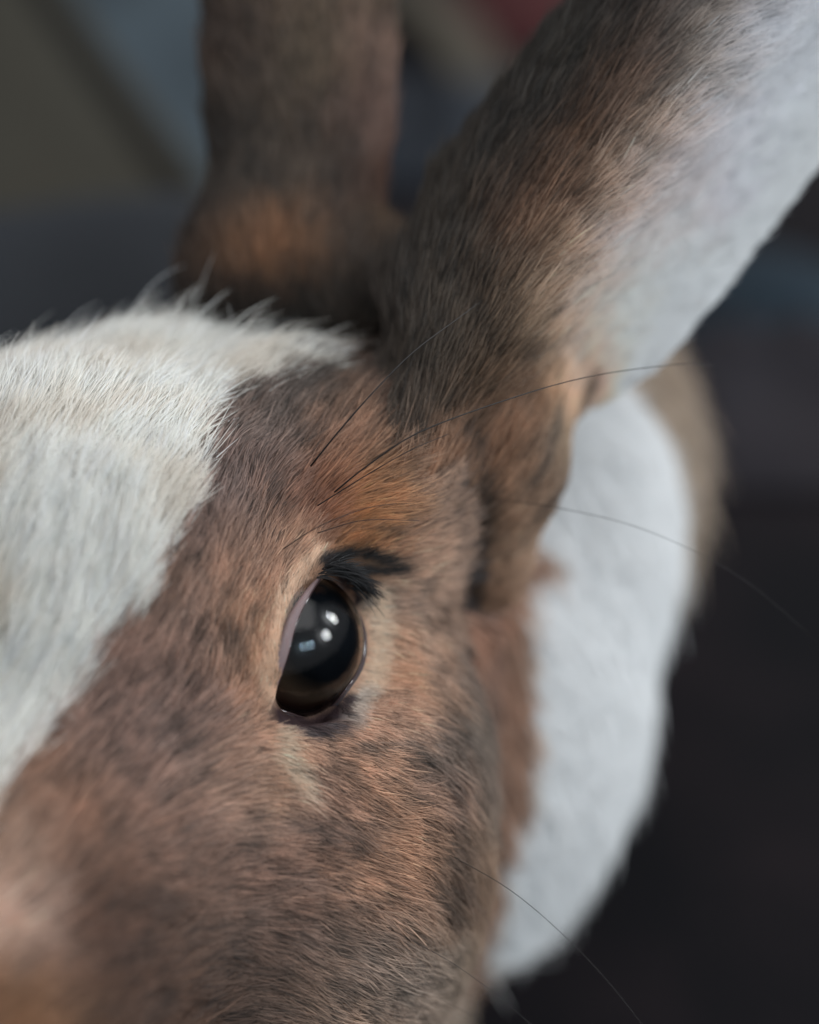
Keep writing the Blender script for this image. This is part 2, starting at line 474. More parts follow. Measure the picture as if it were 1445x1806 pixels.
# ------------------------------------------------------------------ lie of the coat: (u, v, heading deg)
HEAD_DIR = [(100,600,84),(-50,600,95),(300,560,72),(430,590,60),(520,620,55),(0,1000,65),(150,1000,68),(300,800,66),(100,1300,60),(0,1500,56),(-50,1300,62),(450,720,56),(400,900,58),(330,1100,60),(250,1350,45),
 (550,700,52),(650,680,50),(600,850,44),(720,760,48),(720,880,20),(800,850,22),(660,940,18),(750,990,-6),(560,945,32),(500,960,58),(470,1100,76),(450,1230,84),(420,1150,70),(690,1100,-2),(680,1200,-8),(640,1000,2),(700,1030,-14),
 (780,1100,-30),(800,1300,-50),(650,1300,-8),(560,1330,-25),(490,1345,-72),(440,1350,20),(400,1400,10),(550,1450,-10),(700,1450,-16),(350,1550,2),(500,1650,-20),(650,1650,-30),(750,1600,-42),(200,1600,12),(100,1700,25),(300,1750,-6),(800,1500,-55),(600,1780,-32),(880,1200,-60),(900,1400,-68),(0,1750,30)]
EARN_DIR = [(700,420,62),(850,400,60),(900,250,58),(1000,120,56),(950,430,52),(1100,260,50),(1000,470,30),(1150,300,25),(1080,560,28),(1200,420,22),(1300,200,18),(1400,100,18),(1200,560,40),(1400,300,45),(820,620,66),(900,700,58),(850,850,80),(950,850,75),(1050,660,45),(740,560,70)]
EARF_DIR = [(380,300,93),(520,100,90),(660,300,86),(420,450,75),(520,430,85),(640,450,80),(500,520,100)]
RUFF_DIR = [(1150,750,-60),(1200,1000,-68),(1180,1250,-72),(1100,1500,-62),(950,1650,-50),(1000,1000,-70),(850,1720,-45),(1000,1300,-75),(600,600,60),(300,600,70)]
TORSO_DIR = [(1240,700,-75),(1290,900,-80),(1100,700,-70)]
JOWL_DIR = [(900,1060,-70),(920,1300,-75),(860,1500,-60),(850,950,60)]
def lie(P, reg):
    u, v = proj(P)
    out = np.zeros((len(P), 2))
    for rg, tab, sg in ((HEAD, HEAD_DIR, 55), (JOWL, JOWL_DIR, 90), (EARN, EARN_DIR, 70), (EARF, EARF_DIR, 90), (RUFF, RUFF_DIR, 120), (TORSO, TORSO_DIR, 120)):
        k = reg == rg
        if not k.any(): continue
        acc = np.zeros((k.sum(), 2)); t = np.array(tab, float)
        q = ((u[k][:, None] - t[:, 0]) ** 2 + (v[k][:, None] - t[:, 1]) ** 2) / (2 * sg * sg)
        w = np.exp(-(q - q.min(1, keepdims=True)) * .6)
        acc[:, 0] = w @ np.cos(np.radians(t[:, 2])); acc[:, 1] = w @ np.sin(np.radians(t[:, 2]))
        out[k] = acc / np.linalg.norm(acc, axis=1)[:, None]
    return out

# ------------------------------------------------------------------ materials
def nodes_of(m):
    m.use_nodes = True
    nt = m.node_tree
    return nt, nt.nodes, nt.links

def principled(name, color, rough=.6, **kw):
    m = bpy.data.materials.new(name)
    nt, N, L = nodes_of(m)
    b = N['Principled BSDF']
    b.inputs['Base Color'].default_value = (*color, 1)
    b.inputs['Roughness'].default_value = rough
    for k, val in kw.items():
        b.inputs[k.replace('_', ' ')].default_value = val
    return m

ALB = 1.15
def fur_material():
    m = bpy.data.materials.new('fur_hair')
    nt, N, L = nodes_of(m)
    N.clear()
    out = N.new('ShaderNodeOutputMaterial')
    at = N.new('ShaderNodeAttribute'); at.attribute_name = 'coat'
    df = N.new('ShaderNodeBsdfDiffuse'); tr = N.new('ShaderNodeBsdfTranslucent')
    gl = N.new('ShaderNodeBsdfHair'); gl.component = 'Reflection'
    gl.inputs['RoughnessU'].default_value = .35; gl.inputs['RoughnessV'].default_value = .6
    gl.inputs['Color'].default_value = (.5, .5, .5, 1)
    m1 = N.new('ShaderNodeMixShader'); m1.inputs[0].default_value = .35
    m2 = N.new('ShaderNodeMixShader'); m2.inputs[0].default_value = .06
    L.new(at.outputs['Color'], df.inputs['Color']); L.new(at.outputs['Color'], tr.inputs['Color'])
    L.new(df.outputs[0], m1.inputs[1]); L.new(tr.outputs[0], m1.inputs[2])
    L.new(m1.outputs[0], m2.inputs[1]); L.new(gl.outputs[0], m2.inputs[2])
    L.new(m2.outputs[0], out.inputs['Surface'])
    return m
M_FUR = fur_material()

def skin_material():
    m = bpy.data.materials.new('undercoat')
    nt, N, L = nodes_of(m)
    b = N['Principled BSDF']; b.inputs['Roughness'].default_value = .9
    b.inputs['Specular IOR Level'].default_value = .1
    at = N.new('ShaderNodeAttribute'); at.attribute_name = 'coat'
    nz = N.new('ShaderNodeTexNoise'); nz.inputs['Scale'].default_value = 900
    bp = N.new('ShaderNodeBump'); bp.inputs['Strength'].default_value = .3; bp.inputs['Distance'].default_value = .0003
    L.new(nz.outputs[0], bp.inputs['Height']); L.new(bp.outputs[0], b.inputs['Normal'])
    L.new(at.outputs['Color'], b.inputs['Base Color'])
    return m
M_SKIN = skin_material()

def mesh_obj(name, v, f, mat, parent=None, smooth=True, cam_space=True):
    me = bpy.data.meshes.new(name)
    vv = world(v) if cam_space else np.asarray(v)
    me.from_pydata([tuple(x) for x in vv], [], [tuple(int(i) for i in q) for q in f])
    if smooth: me.polygons.foreach_set('use_smooth', [True] * len(me.polygons))
    me.materials.append(mat)
    me.update()
    o = bpy.data.objects.new(name, me); COL.objects.link(o)
    if parent is not None:
        o.parent = parent
        o.matrix_parent_inverse = parent.matrix_world.inverted()
    return o

rabbit = bpy.data.objects.new('rabbit', None); COL.objects.link(rabbit)
base_p = world(V(700, 1200, -1600)); rabbit.location = (base_p[0], base_p[1], 0)
rabbit['label'] = 'brown and white rabbit in close-up with dark eye, white blaze and upright ears'
rabbit['category'] = 'rabbit'
bpy.context.view_layer.update()
PINV = Matrix.Translation(-Vector((base_p[0], base_p[1], 0)))

# body mesh (fast path)
me = bpy.data.meshes.new('body')
W = world(verts)
me.vertices.add(len(W)); me.vertices.foreach_set('co', W.astype(np.float32).ravel())
me.loops.add(quads.size); me.loops.foreach_set('vertex_index', quads.ravel().astype(np.int32))
me.polygons.add(len(quads)); me.polygons.foreach_set('loop_start', np.arange(0, quads.size, 4, dtype=np.int32))
me.update(calc_edges=True); me.validate()
me.polygons.foreach_set('use_smooth', [True] * len(me.polygons))
regv = region(verts)
cv, mv, wv = coat(verts, regv)
cv2 = cv * (.62 + .3 * sstep(.25, .6, cv.mean(1)))[:, None]
att = me.attributes.new('coat', 'FLOAT_COLOR', 'POINT')
att.data.foreach_set('color', np.concatenate([cv2, np.ones((len(cv2), 1))], 1).astype(np.float32).ravel())
me.materials.append(M_SKIN)
body = bpy.data.objects.new('body', me); COL.objects.link(body)
body.parent = rabbit; body.matrix_parent_inverse = PINV

# ------------------------------------------------------------------ fur
def hair_obj(name, pts, rad, col, label=None):
    """pts (n,k,3) px, rad (n,k) px, col (n,k,3)"""
    n_, k_ = pts.shape[:2]
    hc = bpy.data.hair_curves.new(name)
    hc.add_curves([k_] * n_)
    w = world(pts.reshape(-1, 3)).astype(np.float32)
    hc.attributes['position'].data.foreach_set('vector', w.ravel())
    ra = hc.attributes.get('radius') or hc.attributes.new('radius', 'FLOAT', 'POINT')
    ra.data.foreach_set('value', (rad.ravel() * S).astype(np.float32))
    ca = hc.attributes.new('coat', 'FLOAT_COLOR', 'POINT')
    ca.data.foreach_set('color', np.concatenate([col.reshape(-1, 3), np.ones((n_ * k_, 1))], 1).astype(np.float32).ravel())
    hc.materials.append(M_FUR)
    o = bpy.data.objects.new(name, hc); COL.objects.link(o)
    o.parent = rabbit; o.matrix_parent_inverse = PINV
    o['kind'] = 'stuff'
    if label: o['label'] = label
    return o

tri = np.concatenate([quads[:, [0, 1, 2]], quads[:, [0, 2, 3]]])
ta, tb, tc = verts[tri[:, 0]], verts[tri[:, 1]], verts[tri[:, 2]]
tarea = .5 * np.linalg.norm(np.cross(tb - ta, tc - ta), axis=1)
tcen = (ta + tb + tc) / 3
tnor = vn[tri].mean(1); tnor /= np.linalg.norm(tnor, axis=1)[:, None] + 1e-9
treg = regv[tri[:, 0]]
tu, tv = proj(tcen)
viewd = np.array([0, 0, D]) - tcen; viewd /= np.linalg.norm(viewd, axis=1)[:, None]
facing = (tnor * viewd).sum(1)
inside = (tu > -120) & (tu < 1570) & (tv > -120) & (tv < 1930)
vis = np.where(inside & (facing > -.35), 1.0, .10)
vis = np.where((tu < -500) | (tv > 2400) | (tv < -600), .02, vis)

LEN = {HEAD: 54, JOWL: 80, EARN: 62, EARF: 60, RUFF: 85, TORSO: 110}
COUNT = {HEAD: 700000, JOWL: 50000, EARN: 210000, EARF: 90000, RUFF: 200000, TORSO: 70000}
RAD = {HEAD: .70, JOWL: 1.3, EARN: .85, EARF: 1.1, RUFF: 1.5, TORSO: 2.0}
NAMES = {HEAD: 'head_fur', JOWL: 'cheek_fur', EARN: 'ear_fur', EARF: 'ear_fur', RUFF: 'neck_fur', TORSO: 'back_fur'}
LAB = {HEAD: 'short brown ticked face fur with a white blaze', JOWL: 'reddish brown fur behind the cheek', EARN: 'fur of the near ear, dark brown outside and pale inside',
       EARF: 'mottled brown fur of the far ear', RUFF: 'thick white neck ruff', TORSO: 'grey brown back fur'}

for rg in range(6):
    k = np.where(treg == rg)[0]
    w = tarea[k] * vis[k]
    if rg in (JOWL, RUFF, TORSO):
        w = w * np.where(facing[k] > -.35, 1, .3)
    w = w / w.sum()
    N_ = COUNT[rg]
    t = rng.choice(k, N_, p=w)
    r1, r2 = rng.random(N_), rng.random(N_)
    s1 = np.sqrt(r1); ba, bb, bc = 1 - s1, s1 * (1 - r2), s1 * r2
    root = ba[:, None] * verts[tri[t, 0]] + bb[:, None] * verts[tri[t, 1]] + bc[:, None] * verts[tri[t, 2]]
    nor = ba[:, None] * vn[tri[t, 0]] + bb[:, None] * vn[tri[t, 1]] + bc[:, None] * vn[tri[t, 2]]
    nor /= np.linalg.norm(nor, axis=1)[:, None]
    fv = vis[t] > .5
    u, v = proj(root)
    reg = np.full(N_, rg)
    c, m, wh = coat(root, reg)
    if rg in (HEAD, EARF, EARN):
        dd = lie(root, reg); dd = np.concatenate([dd, np.zeros((N_, 1))], 1); dd -= nor * (dd * nor).sum(1)[:, None]
        de = np.clip((np.linalg.norm(root - EYE_C, axis=1) - 190) / 120, 0, 1)
        c, m, wh = coat(root + dd * (LEN[rg] * .75 * de)[:, None], reg)
    # leave the eye opening free
    keep = np.ones(N_, bool)
    L0 = np.full(N_, float(LEN[rg]))
    lift = np.full(N_, .34)
    ed_ = np.full(N_, 1e3)
    if rg == HEAD:
        q = root - EYE_C; rr = np.linalg.norm(q, axis=1)
        g0, g1, gw = gno(root)
        pdist = poly_sd(g0, g1, GPOLY) * EYE_R
        pdist = np.where(gw < 8, 300, pdist)
        rd = closed_spline(rim3, 6)
        near_ = rr < 420
        ed_ = np.full(N_, 1e3)
        ed_[near_] = np.sqrt(((root[near_][:, None] - rd[None]) ** 2).sum(2).min(1))
        inside_ = (pdist < 3) & (rr < EYE_R + 14)
        keep &= ~inside_ & (ed_ > 4)
        L0 *= np.interp(np.clip(ed_, 0, 200), [0, 20, 60, 160], [.2, .28, .6, 1])
        # longer coat on the blaze and crown, shorter to the muzzle
        L0 *= 1 + .35 * wh 
        lift = lift + .04 * wh - .14 * wh * sstep(760, 640, v)
        lift = np.where(ed_ < 60, .18, lift)
    if rg == EARN:
        b_ = (root - EA) @ E_b
        L0 *= 1 - .45 * sstep(-40, 140, b_)
        lift = lift - .25 * sstep(-40, 140, b_)
    if rg == EARF: lift -= .08
    if rg in (RUFF, TORSO, JOWL): lift = lift * 1.1
    # direction
    d2 = lie(root, reg)
    ang = (.22 * noise(root, 60) + .20 * noise(root + 300, 22)) * (.2 if rg == RUFF else 1) + rng.normal(0, .09, N_)
    ca, sa = np.cos(ang), np.sin(ang)
    d2 = np.stack([d2[:, 0] * ca - d2[:, 1] * sa, d2[:, 0] * sa + d2[:, 1] * ca], 1)
    d3 = np.concatenate([d2, np.zeros((N_, 1))], 1)
    # around the eye, comb away from the opening
    if rg == HEAD:
        away = root - (EYE_C + GAZE * 60); away -= nor * (away * nor).sum(1)[:, None]
        away /= np.linalg.norm(away, axis=1)[:, None] + 1e-9
        left = (u < 520) & (v < 1260)
        wa = np.clip(1 - ed_ / 60, 0, 1) * np.where(left, .3, .5)
        d3 = d3 * (1 - wa)[:, None] + away * wa[:, None]
    tan = d3 - nor * (d3 * nor).sum(1)[:, None]
    tl = np.linalg.norm(tan, axis=1)
    tan /= (tl + 1e-6)[:, None]
    lf = lift * (1 + (.2 if rg == RUFF else .5) * noise(root + 700, 26)) + rng.normal(0, .07, N_) + .55 * (1 - np.clip(tl, 0, 1)) ** 2
    lf = np.clip(lf, .03, 1.4)
    ln = L0 * (1 + .22 * rng.normal(0, 1, N_)).clip(.35, 1.7) * (1 + (.04 if rg == RUFF else .2) * noise(root + 200, 40))
    guard = rng.random(N_) < .035
    ln = np.where(guard & (ed_ > 60), ln * 1.45, ln)
    if rg == HEAD:
        crown = (rng.random(N_) < .0014) & (wh > .5) & (v < 690)
        ln = np.where(crown, ln * (1.3 + .7 * rng.random(N_)), ln); lf = np.where(crown, lf + .3, lf)
    K = 5
    s = np.linspace(0, 1, K)
    # hair leaves the skin steeply and lies down towards its tip
    curl = rng.normal(0, .06, (N_, 3))
    pts = root[:, None] + (ln[:, None] * s)[..., None] * (tan[:, None] + nor[:, None] * (lf[:, None] * (1.5 - .75 * s))[..., None] + curl[:, None] * s[None, :, None])
    # clumping: pull the tips of neighbours together
    cl = np.stack([noise(root + o_, 17) for o_ in (0, 1000, 2000)], 1)
    pts += cl[:, None] * (ln[:, None] * (.04 if rg in (RUFF, TORSO, EARN) else .09) * s ** 1.5)[..., None]
    pts[:, 0] -= nor * 3
    # colour: ticked (agouti) hairs
    tick = rng.random(N_)
    patch = noise(root + 50, 42) * .25 + noise(root + 50, 24) * .5 + noise(root + 5000, 12) * .75
    tone = 1 + m * (.62 * patch + rng.normal(0, .13, N_))
    dark = (rng.random(N_) < (.10 * m + .16 * m * (patch < -.25)))
    tone = np.where(dark, tone * .38, tone)
    tone = np.where(rng.random(N_) < .08 * m, tone * 1.65, tone)
    tone = np.clip(tone, .22, 2.1) * (1 + rng.normal(0, .05, N_))
    col = c[:, None] * tone[:, None, None] * np.ones((1, K, 1))
    # slate roots, warm middle, paler or darker tip
    band = np.array([.62, .85, 1.05, 1.12, 1.0])
    bw = 1 + (band - 1)[None] * m[:, None].clip(.25, 1)
    col = col * bw[..., None]
    grey = np.clip(m * .12 * (noise(root + 8000, 45) + .2), 0, .5)[:, None, None]
    col = col * (1 - grey) + col.mean(-1, keepdims=True) * np.array([1.02, .98, 1.02]) * grey
    gm = col.mean(-1, keepdims=True)
    col = (col * .89 + gm * .11) * (np.array([1.01, 1.0, .935]) if rg in (HEAD, JOWL, EARF, EARN) else np.array([.99, 1.0, .985]))
    if rg == HEAD: col = col * (1 + wh[:, None, None] * (np.array([.99, .995, 1.035]) - 1))
    g_ = {HEAD: 1.95, JOWL: 1.85, EARN: 1.35, EARF: 1.3, RUFF: 1.45, TORSO: 1.35}[rg]
    if rg == HEAD: g_ = ((1.95 - .75 * sstep(1450, 1700, v) * sstep(560, 300, u) * sstep(40, 120, u)) * (1 - wh) + 1.15 * wh)[:, None, None]
    if rg == EARN: g_ = (1.25 + .4 * sstep(.15, .4, c.mean(1)) + .3 * sstep(620, 800, v))[:, None, None] * (1 + sstep(.2, .45, c.mean(1))[:, None, None] * (np.array([.99, .975, 1.035]) - 1))  # ear base colour lifted to offset the shade it lies in
    col = np.clip(col * g_, .004, .90)
    rad0 = RAD[rg] * (1 + .25 * rng.random(N_)) * np.where(fv, 1, 1.8)
    if rg == HEAD: rad0 *= np.interp(ed_, [0, 60, 200], [.62, .8, 1])
    rad = rad0[:, None] * np.array([.9, 1, .9, .65, .18])
    if rg == EARN: rad *= .9
    kk = keep
    if rg == HEAD:
        for q_ in (2, 4):
            tp_ = pts[:, q_]; a0, a1, aw = gno(tp_)
            tip_in = (aw > 8) & (poly_sd(a0, a1, GPOLY) * EYE_R < -3) & (np.linalg.norm(tp_ - EYE_C, axis=1) < EYE_R + 45)
            ui, vi = proj(tp_)
            tip_in |= (poly_sd(ui, vi, EYE_OUT) < -3) & (ed_ < 70)
            kk = kk & ~tip_in
    hair_obj(NAMES[rg], pts[kk], rad[kk], col[kk], LAB[rg])

# ------------------------------------------------------------------ hairs that stand out one by one
def tube(path, r0, r1, sides=6, power=1.0):
    path = np.asarray(path, float); n_ = len(path)
    t = np.gradient(path, axis=0); t /= np.linalg.norm(t, axis=1)[:, None]
    vs, fs = [], []
    for i in range(n_):
        a = np.cross(t[i], [0, 0, 1.0]); a /= np.linalg.norm(a) + 1e-9; b = np.cross(t[i], a)
        r = r0 + (r1 - r0) * (i / (n_ - 1)) ** power
        for j in range(sides):
            w = 2 * math.pi * j / sides
            vs.append(path[i] + r * (math.cos(w) * a + math.sin(w) * b))
    for i in range(n_ - 1):
        for j in range(sides):
            k = (j + 1) % sides
            fs.append((i * sides + j, i * sides + k, (i + 1) * sides + k, (i + 1) * sides + j))
    fs.append(tuple(range(sides))[::-1]); fs.append(tuple((n_ - 1) * sides + j for j in range(sides)))
    return vs, fs

def spline(pts, n_=24):
    pts = np.asarray(pts, float)
    P_ = np.concatenate([[2 * pts[0] - pts[1]], pts, [2 * pts[-1] - pts[-2]]])
    out = []
    segs = len(pts) - 1; per = max(2, n_ // segs)
    for i in range(segs):
        p0, p1, p2, p3 = P_[i:i + 4]
        for t in np.linspace(0, 1, per, endpoint=(i == segs - 1)):
            out.append(.5 * (2 * p1 + (p2 - p0) * t + (2 * p0 - 5 * p1 + 4 * p2 - p3) * t * t + (3 * p1 - p0 - 3 * p2 + p3) * t ** 3))
    return np.array(out)

M_WHISK = principled('whisker', (.012, .009, .008), .45)
M_WHISKL = principled('pale_whisker', (.5, .5, .5), .4)
WH = [
 ([(548, 822, 10), (600, 758, 40), (660, 690, 45), (730, 620, 30), (810, 560, -10), (850, 530, -40)], 2.3, M_WHISK),
 ([(590, 868, 20), (650, 820, 45), (740, 762, 50), (900, 703, 20), (1040, 664, -40), (1190, 643, -100), (1260, 645, -130)], 2.2, M_WHISK),
 ([(560, 892, 20), (640, 842, 40), (720, 796, 40), (790, 766, 20)], 1.7, M_WHISK),
 ([(500, 968, 60), (560, 930, 70), (640, 898, 60), (700, 888, 40)], 1.5, M_WHISK),
 ([(560, 940, 50), (640, 918, 50), (740, 918, 30)], 1.4, M_WHISK),
 ([(860, 878, -180), (980, 895, -120), (1110, 925, -100), (1230, 975, -100), (1330, 1035, -120), (1440, 1130, -140)], 1.5, M_WHISK),
 ([(780, 1500, -40), (900, 1570, 20), (1000, 1655, 60), (1080, 1740, 80), (1150, 1830, 80)], 1.5, M_WHISK),
 ([(690, 1640, 40), (800, 1700, 60), (900, 1775, 80), (960, 1830, 80)], 1.4, M_WHISK),
 ([(610, 1700, 80), (720, 1735, 100), (850, 1800, 110)], 1.4, M_WHISK),
]
for wi_, (pts, r, mt) in enumerate(WH):
    if wi_ > 4: r *= .66
    path = spline([V(p[0], p[1], p[2]) for p in pts])
    r *= .72
    vs, fs = tube(path, r, r * .35)
    mesh_obj('whisker', vs, fs, mt, rabbit)

# ------------------------------------------------------------------ the eye
def eye_material():
    m = bpy.data.materials.new('eyeball')
    nt, N, L = nodes_of(m)
    b = N['Principled BSDF']
    b.inputs['Roughness'].default_value = .25
    b.inputs['Specular IOR Level'].default_value = .1
    at = N.new('ShaderNodeAttribute'); at.attribute_name = 'iris'
    cr = N.new('ShaderNodeValToRGB')
    e = cr.color_ramp.elements
    e[0].position = 0; e[0].color = (.0015, .0025, .004, 1)
    e[1].position = .52; e[1].color = (.002, .003, .004, 1)
    for p, c in ((.60, (.020, .013, .009, 1)), (.72, (.060, .036, .022, 1)), (.90, (.045, .022, .015, 1)), (1.0, (.020, .009, .009, 1))):
        x = e.new(p); x.color = c
    nz = N.new('ShaderNodeTexNoise'); nz.inputs['Scale'].default_value = 500; nz.inputs['Detail'].default_value = 4
    mx = N.new('ShaderNodeMath'); mx.operation = 'MULTIPLY_ADD'; mx.inputs[1].default_value = .10
    L.new(nz.outputs[0], mx.inputs[0]); L.new(at.outputs['Fac'], mx.inputs[2])
    sb = N.new('ShaderNodeMath'); sb.operation = 'SUBTRACT'; sb.inputs[1].default_value = .05
    L.new(mx.outputs[0], sb.inputs[0]); L.new(sb.outputs[0], cr.inputs[0])
    L.new(cr.outputs[0], b.inputs['Base Color'])
    return m

def sphere_mesh(c, r, axis, nr=48, ns=64, bulge=None, amax=math.pi):
    axis = axis / np.linalg.norm(axis)
    a = np.cross([0, 1, 0], axis); a /= np.linalg.norm(a); b = np.cross(axis, a)
    vs = [c + axis * (r + (bulge(0) if bulge else 0))]; th = [0]
    for i in range(1, nr + 1):
        t = amax * i / nr
        if abs(t - math.pi) < 1e-6: t = math.pi - 1e-3
        for j in range(ns):
            p = 2 * math.pi * j / ns
            rr = r + (bulge(t) if bulge else 0)
            vs.append(c + rr * (math.cos(t) * axis + math.sin(t) * (math.cos(p) * a + math.sin(p) * b))); th.append(t)
    fs = [(0, 1 + j, 1 + (j + 1) % ns) for j in range(ns)]
    for i in range(nr - 1):
        for j in range(ns):
            k = (j + 1) % ns
            fs.append((1 + i * ns + j, 1 + (i + 1) * ns + j, 1 + (i + 1) * ns + k, 1 + i * ns + k))
    return vs, fs, np.array(th)

GZ = np.array([.66, .24, .71])
vs, fs, th = sphere_mesh(EYE_C, EYE_R - 7, GZ)
eye = mesh_obj('eye', vs, fs, eye_material(), rabbit)
eye['label'] = 'dark eye with black pupil and deep brown iris'
ia = eye.data.attributes.new('iris', 'FLOAT', 'POINT')
ia.data.foreach_set('value', np.clip(th / math.radians(75), 0, 1.2).astype(np.float32))

M_CORNEA = bpy.data.materials.new('cornea')
nt, N, L = nodes_of(M_CORNEA); N.clear()
out = N.new('ShaderNodeOutputMaterial'); tp = N.new('ShaderNodeBsdfTransparent'); gl = N.new('ShaderNodeBsdfGlossy')
gl.inputs['Roughness'].default_value = .02
fr = N.new('ShaderNodeFresnel'); fr.inputs['IOR'].default_value = 1.42
mx = N.new('ShaderNodeMixShader')
nz = N.new('ShaderNodeTexNoise'); nz.inputs['Scale'].default_value = 350; nz.inputs['Detail'].default_value = 3
bp = N.new('ShaderNodeBump'); bp.inputs['Strength'].default_value = .05; bp.inputs['Distance'].default_value = .0003
L.new(nz.outputs[0], bp.inputs['Height']); L.new(bp.outputs[0], gl.inputs['Normal'])
L.new(fr.outputs[0], mx.inputs[0]); L.new(tp.outputs[0], mx.inputs[1]); L.new(gl.outputs[0], mx.inputs[2]); L.new(mx.outputs[0], out.inputs[0])
vs, fs, _ = sphere_mesh(EYE_C, EYE_R, GZ, bulge=lambda t: 5 * math.exp(-(t / .75) ** 2), amax=math.radians(115))
cornea = mesh_obj('cornea', vs, fs, M_CORNEA, eye)

# lids: a fleshy rim round the opening
def lid_material(name, c1, c2, rough=.42):
    m = principled(name, c1, rough)
    nt, N, L = nodes_of(m); b = N['Principled BSDF']
    b.inputs['Subsurface Weight'].default_value = .15; b.inputs['Subsurface Scale'].default_value = .0008
    nz = N.new('ShaderNodeTexNoise'); nz.inputs['Scale'].default_value = 700; nz.inputs['Detail'].default_value = 5
    mc = N.new('ShaderNodeMix'); mc.data_type = 'RGBA'
    mc.inputs[6].default_value = (*c1, 1); mc.inputs[7].default_value = (*c2, 1)
    L.new(nz.outputs[0], mc.inputs[0]); L.new(mc.outputs[2], b.inputs['Base Color'])
    bp = N.new('ShaderNodeBump'); bp.inputs['Strength'].default_value = .5; bp.inputs['Distance'].default_value = .0002
    L.new(nz.outputs[0], bp.inputs['Height']); L.new(bp.outputs[0], b.inputs['Normal'])
    return m
M_LID = lid_material('eyelid_skin', (.17, .115, .12), (.25, .18, .175))
M_LIDD = lid_material('eyelid_dark_skin', (.03, .022, .024), (.06, .04, .045))

rimc = closed_spline(rim3)
cen = rimc.mean(0)
nl = len(rimc)
ring_v, ring_f = [], []
SD = 10
for i in range(nl):
    p = rimc[i]; rad_n = (p - EYE_C) / np.linalg.norm(p - EYE_C)
    tg = rimc[(i + 1) % nl] - rimc[i - 1]; tg /= np.linalg.norm(tg)
    outw = np.cross(tg, rad_n)
    if outw @ (p - cen) < 0: outw = -outw
    uu_, vv_ = proj(p[None])
    leftness = float(np.clip((560 - uu_[0]) / 60, 0, 1))
    wdt = 3.2 + 9 * leftness            # broad pink lid on the nose side, thin elsewhere
    hgt = 4 + 5 * leftness
    c0 = p + outw * (wdt * .9) + rad_n * 3
    for j in range(SD):
        a = 2 * math.pi * j / SD
        ring_v.append(c0 + outw * wdt * math.cos(a) + rad_n * hgt * math.sin(a))
for i in range(nl):
    for j in range(SD):
        k = (j + 1) % SD; i2 = (i + 1) % nl
        ring_f.append((i * SD + j, i * SD + k, i2 * SD + k, i2 * SD + j))
lid = mesh_obj('eyelid', ring_v, ring_f, M_LID, rabbit)
lid.data.materials.append(M_LIDD)
ringu, ringv_ = proj(np.array(rimc))
mi = []
for i in range(nl):
    isl = (ringu[i] < 560) and (ringv_[i] < 1240)
    mi += [0 if isl else 1] * SD
lid.data.polygons.foreach_set('material_index', mi)
lid['label'] = 'pinkish grey eyelid rim around the dark eye'

# wet line where the eye meets the lids
M_WET = principled('tear_film', (.05, .03, .03), .06)
tl_ = EYE_C + (rimc - EYE_C) * ((EYE_R + 2.5) / EYE_R)
tl_ = tl_ + (GAZE * .0) - (tl_ - tl_.mean(0)) * .012
wv_, wf_ = [], []
for i in range(nl):
    tg = tl_[(i + 1) % nl] - tl_[i - 1]; tg /= np.linalg.norm(tg)
    a_ = (tl_[i] - EYE_C) / np.linalg.norm(tl_[i] - EYE_C); b2 = np.cross(tg, a_)
    for j in range(8):
        w = 2 * math.pi * j / 8
        wv_.append(tl_[i] + 2.4 * (math.cos(w) * a_ + math.sin(w) * b2))
for i in range(nl):
    for j in range(8):
        k = (j + 1) % 8; i2 = (i + 1) % nl
        wf_.append((i * 8 + j, i * 8 + k, i2 * 8 + k, i2 * 8 + j))
mesh_obj('tear_line', wv_, wf_, M_WET, eye)

# lashes: dense black tuft at the upper back corner and soft dark hairs below
def lashes(name, base_pts, ang, length, count, colr, spread=.22, rad=1.3, out=.45):
    base = spline(np.array([V(*p) for p in base_pts]), 40)
    t = rng.random(count) * (len(base) - 1)
    i = t.astype(int).clip(0, len(base) - 2); f = (t - i)[:, None]
    r_ = base[i] * (1 - f) + base[i + 1] * f + rng.normal(0, 5, (count, 3))
    aa = np.radians(np.interp(t / (len(base) - 1), np.linspace(0, 1, len(ang)), ang)) + rng.normal(0, spread, count)
    L_ = length * (.5 + .7 * rng.random(count))
    d = np.stack([np.cos(aa), np.sin(aa), out * np.ones(count) + rng.normal(0, .15, count)], 1)
    s = np.linspace(0, 1, 5)
    bend = np.stack([np.zeros(count), -.25 * np.ones(count), -.3 * np.ones(count)], 1)
    pts = r_[:, None] + (L_[:, None] * s)[..., None] * (d[:, None] + bend[:, None] * s[None, :, None])
    col = np.array(colr)[None, None] * (1 + .5 * rng.random((count, 1, 1))) * np.ones((1, 5, 1))
    return hair_obj(name, pts, rad * np.array([[1, 1, .8, .5, .15]]) * np.ones((count, 1)), col)
o = lashes('eyelashes', [(568, 1008, 40), (590, 1003, 20), (612, 1014, -30), (628, 1032, -60)], [25, 12, -5, -22], 52, 220, (.006, .005, .006), out=.25)
o['label'] = 'black lash tuft at the upper back corner of the eye'

